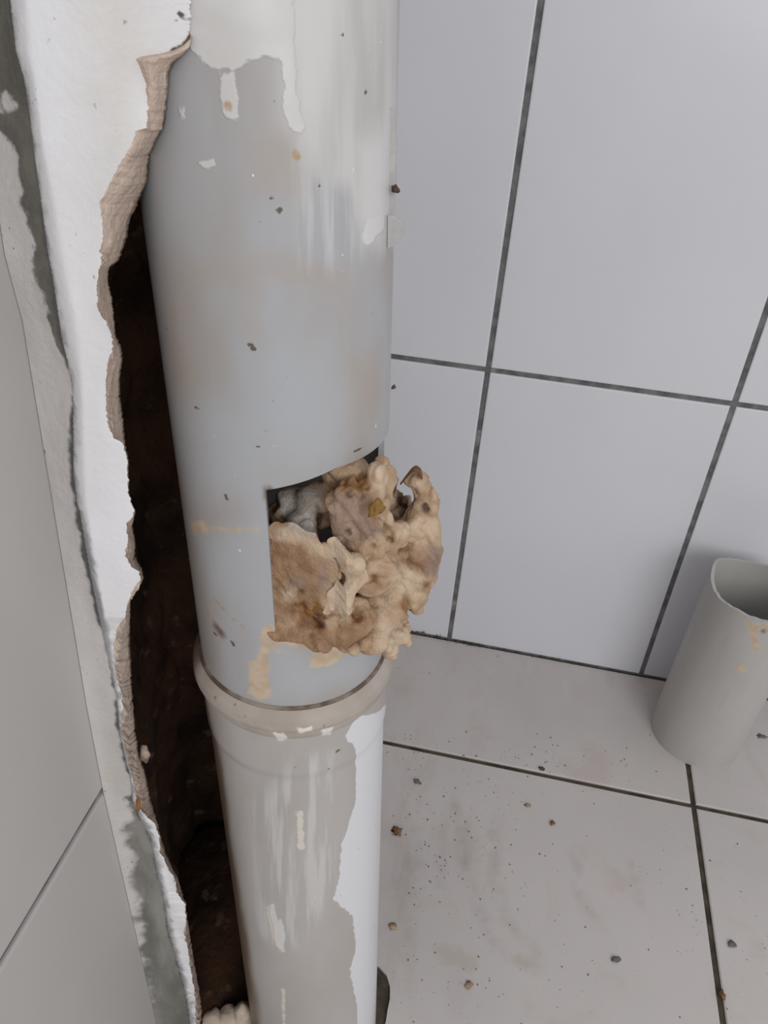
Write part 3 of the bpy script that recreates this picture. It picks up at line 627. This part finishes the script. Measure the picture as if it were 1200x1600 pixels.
def union(name, blobs, voxel, amp, mat, parent, seed, smooth=16, chain=False):
    bm = bmesh.new()
    if chain:                                   # fill in between so that the pieces run into one strip
        blobs = [tuple(a+(b-a)*k/6 for a, b in zip(p, q)) for p, q in zip(blobs[:-1], blobs[1:]) for k in range(6)]+[blobs[-1]]
    for x, y, rx, ry, out, lean in blobs:
        rz = min(rx, ry)*1.0
        Yc = pipeY(x)+(rz-out)*MPP/S
        sc = MPP*S*math.hypot(*onY(x, y, Yc))/0.375*1.0 if False else MPP
        mm = Matrix.Translation(Vector(W(onY(x, y, Yc)))) @ Matrix.Rotation(lean, 4, 'Y') @ Matrix.Diagonal((rx*sc, rz*sc, ry*sc, 1))
        bmesh.ops.create_icosphere(bm, subdivisions=3, radius=1.0, matrix=mm)
    me = bpy.data.meshes.new('tmp'); bm.to_mesh(me); bm.free()
    tmp = bpy.data.objects.new('tmp', me); C.objects.link(tmp)
    md = tmp.modifiers.new('r', 'REMESH'); md.mode = 'VOXEL'; md.voxel_size = voxel
    md = tmp.modifiers.new('s', 'SMOOTH'); md.iterations = smooth; md.factor = 0.5
    dg = bpy.context.evaluated_depsgraph_get()
    me2 = bpy.data.meshes.new_from_object(tmp.evaluated_get(dg), depsgraph=dg)
    bpy.data.objects.remove(tmp); bpy.data.meshes.remove(me)
    nv = len(me2.vertices); P = np.empty(nv*3, np.float32); me2.vertices.foreach_get('co', P); P = P.reshape(-1, 3).astype(float)
    Nn = np.empty(nv*3, np.float32); me2.vertex_normals.foreach_get('vector', Nn); Nn = Nn.reshape(-1, 3)
    ds = np.zeros(nv)
    for i in range(nv):
        p = Vector(P[i]); q = p*52+Vector((seed, 0, 0))
        wv = noise3(q*0.5)*1.2
        qa = Vector((q.x*0.9+q.z*0.5, q.y, q.z*0.6-q.x*0.35))+wv      # folds that run with a drift
        a = mn.noise(qa); b_ = mn.noise(qa*2.1+Vector((5, 1, 2))); c_ = mn.noise(q*4.0+wv*2)
        ra = 1-abs(a)*2.4; rb = 1-abs(b_)*2.4
        ds[i] = amp*(0.0013*max(-0.5, ra) - 0.0012*max(0.0, rb)**2 + 0.0008*b_ + 0.0004*c_)
    Z_ = P[:, 2]/S-1; axx = P0[0]+PA[0]*(Z_+0.5); axy = P0[1]+PA[1]*(Z_+0.5)
    dx = P[:, 0]/S-axx; dy = P[:, 1]/S-axy; rad = np.hypot(dx, dy); T_ = np.arctan2(dx, -dy)
    ds *= np.where(rad < PR*0.8, 0.25, 1.0)
    P += Nn*ds[:, None]
    dx = P[:, 0]/S-axx; dy = P[:, 1]/S-axy; rad = np.hypot(dx, dy)
    # what is behind the cut edges stays inside the pipe
    lim = np.full(nv, 9.0)
    e1 = np.clip((T_-tL-0.01)/0.5, 0, 1); lim = PR*(0.93+0.30*e1**1.3)+np.where(T_ > tL+0.5, 1.0, 0.0)
    up_ = np.clip((zT-0.002-Z_)/0.022, 0, 1); lim = np.minimum(lim, PR*(0.93+0.25*up_)+np.where((up_ >= 1) | (T_ > 1.0), 1.0, 0)+np.clip((T_-0.45)/0.4, 0, 1)*0.3*PR)
    lim = lim+0.10*PR*np.clip((zB+0.012-Z_)/0.010, 0, 1)
    kk_ = 700.0; m_ = np.minimum(rad, lim)
    soft = m_-np.log(np.exp(-kk_*(rad-m_))+np.exp(-kk_*(lim-m_)))/kk_
    kf = np.where(rad > PR*0.8, soft/np.maximum(rad, 1e-6), 1.0)
    P[:, 0] = (axx+dx*kf)*S; P[:, 1] = (axy+dy*kf)*S
    P += Nn*(ds*0.5)[:, None]
    # where each point lies as seen along the sight lines used to trace the stains and the painted dark gaps
    rel = P-np.array([0, 0, S]); zc = rel@fw
    U = np.stack([600+F*(rel@RX)/zc, 800-F*(rel@UP)/zc], 1)
    k = MPP
    def pol(ls): return np.maximum.reduce([sdf(U, p) for p in ls])*k
    def spots(ls): return np.maximum.reduce([r-np.hypot(U[:, 0]-x, U[:, 1]-y) for x, y, r in ls])*k
    A = {}
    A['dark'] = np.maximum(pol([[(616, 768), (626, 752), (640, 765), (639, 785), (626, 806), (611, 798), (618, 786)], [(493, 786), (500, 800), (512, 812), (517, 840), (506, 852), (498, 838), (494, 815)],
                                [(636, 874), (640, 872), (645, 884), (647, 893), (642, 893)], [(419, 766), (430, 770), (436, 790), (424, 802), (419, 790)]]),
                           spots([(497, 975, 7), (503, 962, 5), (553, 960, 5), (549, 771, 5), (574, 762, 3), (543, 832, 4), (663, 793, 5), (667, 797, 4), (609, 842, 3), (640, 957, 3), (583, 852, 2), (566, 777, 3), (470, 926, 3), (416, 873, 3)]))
    A['rusty'] = np.maximum(pol([[(528, 762), (545, 745), (573, 733), (576, 755), (562, 768), (545, 760), (535, 770)], [(575, 792), (588, 782), (597, 796), (592, 812), (603, 820), (585, 818)],
                                 [(462, 948), (474, 936), (486, 955), (494, 936), (508, 952), (510, 986), (486, 994), (468, 978)], [(580, 895), (588, 898), (590, 910), (581, 915)],
                                 [(630, 930), (637, 928), (640, 950), (632, 962), (627, 950)], [(548, 955), (568, 948), (580, 965), (565, 980), (545, 978)], [(422, 955), (430, 962), (432, 985), (420, 985)]]),
                            spots([(654, 742, 4), (666, 918, 5), (440, 812, 7)]))
    A['tanned'] = pol([[(412, 845), (440, 836), (470, 850), (500, 880), (508, 930), (500, 960), (440, 965), (415, 940)], [(420, 985), (560, 975), (600, 950), (570, 1010), (500, 1030), (420, 1020)], [(515, 760), (575, 750), (590, 800), (560, 850), (520, 850), (505, 800)], [(630, 860), (675, 845), (685, 880), (665, 910), (645, 905)]])
    A['greyed'] = pol([[(515, 775), (545, 765), (580, 790), (600, 830), (570, 845), (520, 850), (512, 820)], [(492, 875), (515, 880), (520, 920), (500, 920)], [(668, 850), (690, 850), (690, 900), (665, 900)], [(450, 905), (475, 900), (480, 918), (455, 922)]])
    A['sheet'] = pol([[(428, 766), (500, 762), (497, 800), (500, 838), (445, 836), (434, 800)]])
    A['pale'] = np.maximum(pol([[(578, 728), (600, 726), (606, 750), (598, 772), (582, 760)], [(630, 816), (660, 806), (682, 815), (685, 850), (650, 832), (620, 838)], [(610, 900), (640, 885), (668, 905), (660, 930), (625, 930)], [(600, 975), (640, 985), (640, 1010), (615, 1035), (590, 1010)],
                                [(640, 742), (660, 738), (662, 762), (640, 764)], [(445, 828), (475, 832), (515, 856), (508, 868), (470, 848), (430, 842)], [(438, 925), (458, 922), (456, 938), (442, 940)]]),
                           np.full(nv, -1.0) if name != 'paper_flap' else np.full(nv, 0.01))
    sm = lambda v, w_: np.clip(v/w_, 0, 1)
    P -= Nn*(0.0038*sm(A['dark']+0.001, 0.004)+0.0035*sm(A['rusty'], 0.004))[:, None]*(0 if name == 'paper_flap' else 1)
    if name == 'paper_flap':
        for q_ in ('dark', 'rusty', 'tanned', 'greyed', 'sheet'): A[q_] = np.full(nv, -1.0)
    me2.vertices.foreach_set('co', P.astype(np.float32).ravel())
    for kk, a in A.items():
        q = me2.attributes.new(kk, 'FLOAT', 'POINT'); q.data.foreach_set('value', a.astype(np.float32))
    me2.materials.clear(); me2.materials.append(mat); me2.polygons.foreach_set('use_smooth', [True]*len(me2.polygons)); me2.update(); me2.name = name
    o = bpy.data.objects.new(name, me2); C.objects.link(o); o.parent = parent; o.matrix_parent_inverse = parent.matrix_basis.inverted()
    return o
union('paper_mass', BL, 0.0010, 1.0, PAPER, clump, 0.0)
union('paper_flap', FLAP, 0.0008, 0.75, PAPER, clump, 3.0, 6, True)['label'] = 'pale torn flap hanging down the front'
def curl(name, pts, rad, mat, parent, label):
    """thin curled rind following points"""
    ctr = [W(onY(x, y, Yd)) for x, y, Yd in pts]; n = 18; kk = 6
    s_ = np.linspace(0, len(ctr)-1, n); cs = np.stack([np.interp(s_, range(len(ctr)), [c[i] for c in ctr]) for i in range(3)], 1)
    cs[1:-1] = (cs[:-2]+2*cs[1:-1]+cs[2:])/4; rr = np.interp(s_, range(len(rad)), rad)*MPP
    V = []
    for i in range(n):
        t = cs[min(i+1, n-1)]-cs[max(i-1, 0)]; t /= np.linalg.norm(t); a = np.cross(t, [0, 1, 0]); a /= np.linalg.norm(a); b = np.cross(t, a)
        for j in range(kk):
            an = j/kk*2*math.pi; V.append(cs[i]+a*math.cos(an)*rr[i]+b*math.sin(an)*rr[i]*2.2)
    Fc = [(i*kk+j, i*kk+(j+1) % kk, (i+1)*kk+(j+1) % kk, (i+1)*kk+j) for i in range(n-1) for j in range(kk)]+[tuple(range(kk))[::-1], tuple(range((n-1)*kk, n*kk))]
    o = mesh_obj(name, V, Fc, mat, parent, True); o['label'] = label; return o
curl('dark_husk', [(626, 756, .415), (638, 741, .413), (648, 731, .412), (656, 736, .412), (659, 748, .413)], [1.2, 2, 3.4, 3.2, 1.2], SKINM, clump, 'curled dark brown husk at the top')
blob('ochre_bit', W(onY(588, 795, .372)), (0.0028, 0.0018, 0.0042), OCHRE, clump, 3, 0.7, 3.0, 0.4)['label'] = 'mustard brown bit stuck in the paper'

# ================================================================== offcut of the pipe standing on the floor
oc = np.array([1.030*math.sin(math.radians(21.75)), 1.030*math.cos(math.radians(21.75))])
hgt = 0.307; nth, nz = 120, 90
th = np.linspace(-math.pi, math.pi, nth, endpoint=False)
V = []; TT = []; ZZ = []
for j in range(nz):
    f = j/(nz-1)
    for t in th:
        tophere = hgt+0.016*math.exp(-((abs(t)-2.0)/0.5)**2)*(1 if t < 0 else 0.2)+0.0025*mn.noise(Vector((math.cos(t)*3, math.sin(t)*3, 2)))+0.0012*mn.noise(Vector((t*9, 0, 5)))
        z = tophere*f; lean = 0.020*z
        V.append((oc[0]+PR*0.985*math.sin(t)+lean, oc[1]-PR*0.985*math.cos(t), -1+z)); TT.append(t); ZZ.append(z)
Fc = [(j*nth+i, j*nth+(i+1) % nth, (j+1)*nth+(i+1) % nth, (j+1)*nth+i) for j in range(nz-1) for i in range(nth)]
TT = np.array(TT); ZZ = np.array(ZZ); G = np.stack([TT*PR*S, ZZ*S], 1)
def cutp(x, y):
    d = ray(x, y)[:2]; dn = ray(x, y)
    A = d@d; B = -2*d@oc; CC = oc@oc-(PR*.985)**2; D = max(B*B-4*A*CC, 0); h = dn*((-B-math.sqrt(D))/2/A)
    return math.atan2(h[0]-oc[0], -(h[1]-oc[1]))*PR*S, (h[2]+1)*S
zero = np.full(len(G), -1.0)
tanm = np.maximum.reduce([seg(G, [cutp(1168, 978), cutp(1172, 1000), cutp(1176, 1012)], 0.0032), seg(G, [cutp(1160, 972), cutp(1190, 980)], 0.003), seg(G, [cutp(1151, 1043), cutp(1156, 1043)], 0.0042)])
offcut = mesh_obj('pipe_offcut', W(np.array(V)), Fc, CUTM, None, True, {'tan': tanm, 'brown': seg(G, [cutp(1186, 984), cutp(1187, 986)], 0.002), 'speck': zero})
md = offcut.modifiers.new('wall', 'SOLIDIFY'); md.thickness = 0.0034; md.offset = -1
md = offcut.modifiers.new('edges', 'EDGE_SPLIT'); md.split_angle = math.radians(50)
tag(offcut, 'short grey open offcut of pipe standing on the floor by the back wall', 'pipe')

# ================================================================== rubble at the foot of the cavity, crumbs on the floor
chunks = [((334, 1606), .395, (0.010, 0.010, 0.011), 'leftmost beige mortar lump at the bottom of the dark cavity'),
          ((358, 1600), .395, (0.009, 0.009, 0.013), 'middle beige mortar lump at the bottom of the dark cavity'),
          ((381, 1598), .396, (0.0075, 0.008, 0.017), 'tall beige mortar lump touching the left side of the pipe'),]
for i, ((x, y), Yd, r, lb) in enumerate(chunks):
    p = W(onZ(x, y)); o = blob('mortar_lump', (p[0], p[1], r[2]*0.8), (r[0]*1.1, r[1]*1.1, r[2]), RUBM, None, 3, 0.22, 3.7*i+1)
    tag(o, lb, 'rubble', 'mortar lumps at the foot of the cavity')
o = blob('dark_filler', (-0.245*S, 0.485*S, 0.0), (0.08, 0.105, 0.026), MASON, None, 3, 0.3, 8.0)  # added mound, hides the bright floor so the cavity reads dark
tag(o, 'dark filler heap added over the bright cavity floor behind the pale lumps', 'rubble')

singles = [((621, 1301), (0.0050, 0.0040, 0.0022), BRCR, 'rust brown crumb on the floor just right of the pipe'),
           ((863, 1287), (0.0026, 0.0024, 0.0018), BRCR, 'brown crumb on the floor between pipe and offcut'),
           ((961, 1499), (0.0036, 0.0022, 0.0016), GRYCR, 'dark grey chip lying alone on the right part of the floor'),
           ((1143, 1476), (0.0030, 0.0028, 0.0016), GRYCR, 'greenish grey chip on the floor right of the long joint'),
           ((1128, 1556), (0.0026, 0.0034, 0.0022), BRCR, 'brown crumb lying on the long floor joint at bottom right'),
           ((733, 1540), (0.0032, 0.0030, 0.0014), TANCR, 'tan crumb on the floor at the bottom of the photo'),
           ((614, 1449), (0.0036, 0.0026, 0.0014), TANCR, 'tan crumb on the floor right beside the lower pipe'),
           ((846, 1201), (0.0034, 0.0020, 0.0014), CRUMB, 'dark crumb above the long floor joint behind the pipe'),
           ((1190, 1151), (0.0050, 0.0030, 0.0014), GRYCR, 'grey flake on the floor right of the standing offcut'),
           ((824, 1259), (0.0026, 0.0022, 0.0014), TANCR, 'orange tan crumb below the floor joint left of the brown crumb'),
           ((651, 1222), (0.0034, 0.0026, 0.0018), GRYCR, 'dark chip on the floor near the left end of the joint')]
for i, ((x, y), r, mt, lb) in enumerate(singles):
    p = W(onZ(x, y)); o = blob('crumb', (p[0], p[1], r[2]*0.7), (r[0]*1.1, r[1]*1.1, r[2]*0.8), mt, None, 2, 0.95, 1.3*i, 0.0, 1.9)
    tag(o, lb, 'crumb', 'crumbs on the floor')

def sprinkle(name, pts, mat, label, cat):
    V = []; Fc = []
    for (x, y, z, r) in pts:
        b0 = len(V); a = random.random()*6.3
        for q in ((1, 0, 0), (-.5, .8, 0), (-.6, -.7, .1), (0.1, 0, .8), (0, 0, -.3)):
            cxx = q[0]*math.cos(a)-q[1]*math.sin(a); cyy = q[0]*math.sin(a)+q[1]*math.cos(a); k = r*(0.7+0.6*random.random())
            V.append((x+cxx*k, y+cyy*k, z+0.0003+q[2]*k*0.8))
        Fc += [(b0, b0+1, b0+3), (b0+1, b0+2, b0+3), (b0+2, b0, b0+3), (b0+1, b0, b0+4), (b0+2, b0+1, b0+4), (b0, b0+2, b0+4)]
    o = mesh_obj(name, V, Fc, mat); o['kind'] = 'stuff'; tag(o, label, cat); return o
def scat(n, cx, cy, sx, sy, rmin, rmax, out):
    for _ in range(n):
        x, y = random.gauss(cx, sx), random.gauss(cy, sy)
        p = W(onZ(x, y))
        if p[1] > YB-0.004 or x < 600 or (abs(p[0]-ax_b[0]) < 0.06 and abs(p[1]-ax_b[1]) < 0.06): continue
        if np.hypot(p[0]-oc[0]*S, p[1]-oc[1]*S) < PR*S+0.003: continue
        out.append((p[0], p[1], 0.0, rmin+(rmax-rmin)*random.random()**3))
D1, D2 = [], []
scat(55, 770, 1180, 60, 18, .0004, .0014, D1); scat(14, 845, 1195, 20, 10, .0006, .002, D1); scat(22, 630, 1190, 22, 45, .0005, .0016, D1)
scat(12, 965, 1200, 25, 18, .0005, .0015, D1); scat(50, 720, 1290, 50, 40, .0004, .0014, D1); scat(60, 660, 1340, 35, 60, .0003, .0012, D1)
scat(26, 760, 1420, 40, 50, .0003, .0012, D1); scat(110, 900, 1430, 170, 110, .0003, .0011, D1); scat(20, 1140, 1430, 40, 90, .0004, .0014, D1)
scat(16, 740, 1045, 90, 12, .0004, .0012, D1); scat(34, 690, 1560, 60, 30, .0003, .001, D1); scat(12, 1080, 1420, 40, 40, .0004, .0014, D1)
scat(34, 760, 1300, 130, 120, .0006, .0016, D2); scat(10, 650, 1230, 20, 50, .0008, .0018, D2); scat(12, 900, 1480, 160, 70, .0006, .0014, D2)
sprinkle('dark_grit', D1, CRUMB, 'fine dark grit scattered over the floor tiles right of the pipe', 'grit')
sprinkle('brown_grit', D2, BRCR, 'fine brown bits scattered among the dark grit on the floor', 'grit')
# grime crust in the corner joint behind the wad
D3 = []
for _ in range(90):
    x = random.uniform(632, 760) if random.random() < 0.75 else random.uniform(760, 1000)
    p = W(onY(x, 990+(x-635)*0.165, 1.066)); D3.append((p[0], YB-0.002+random.uniform(-.002, .001), random.uniform(0.0, 0.006)*(1 if x < 720 else 0.4), random.uniform(.0008, .0022)))
sprinkle('corner_grime', D3, CRUMB, 'black grime along the joint where back wall meets floor', 'grime')
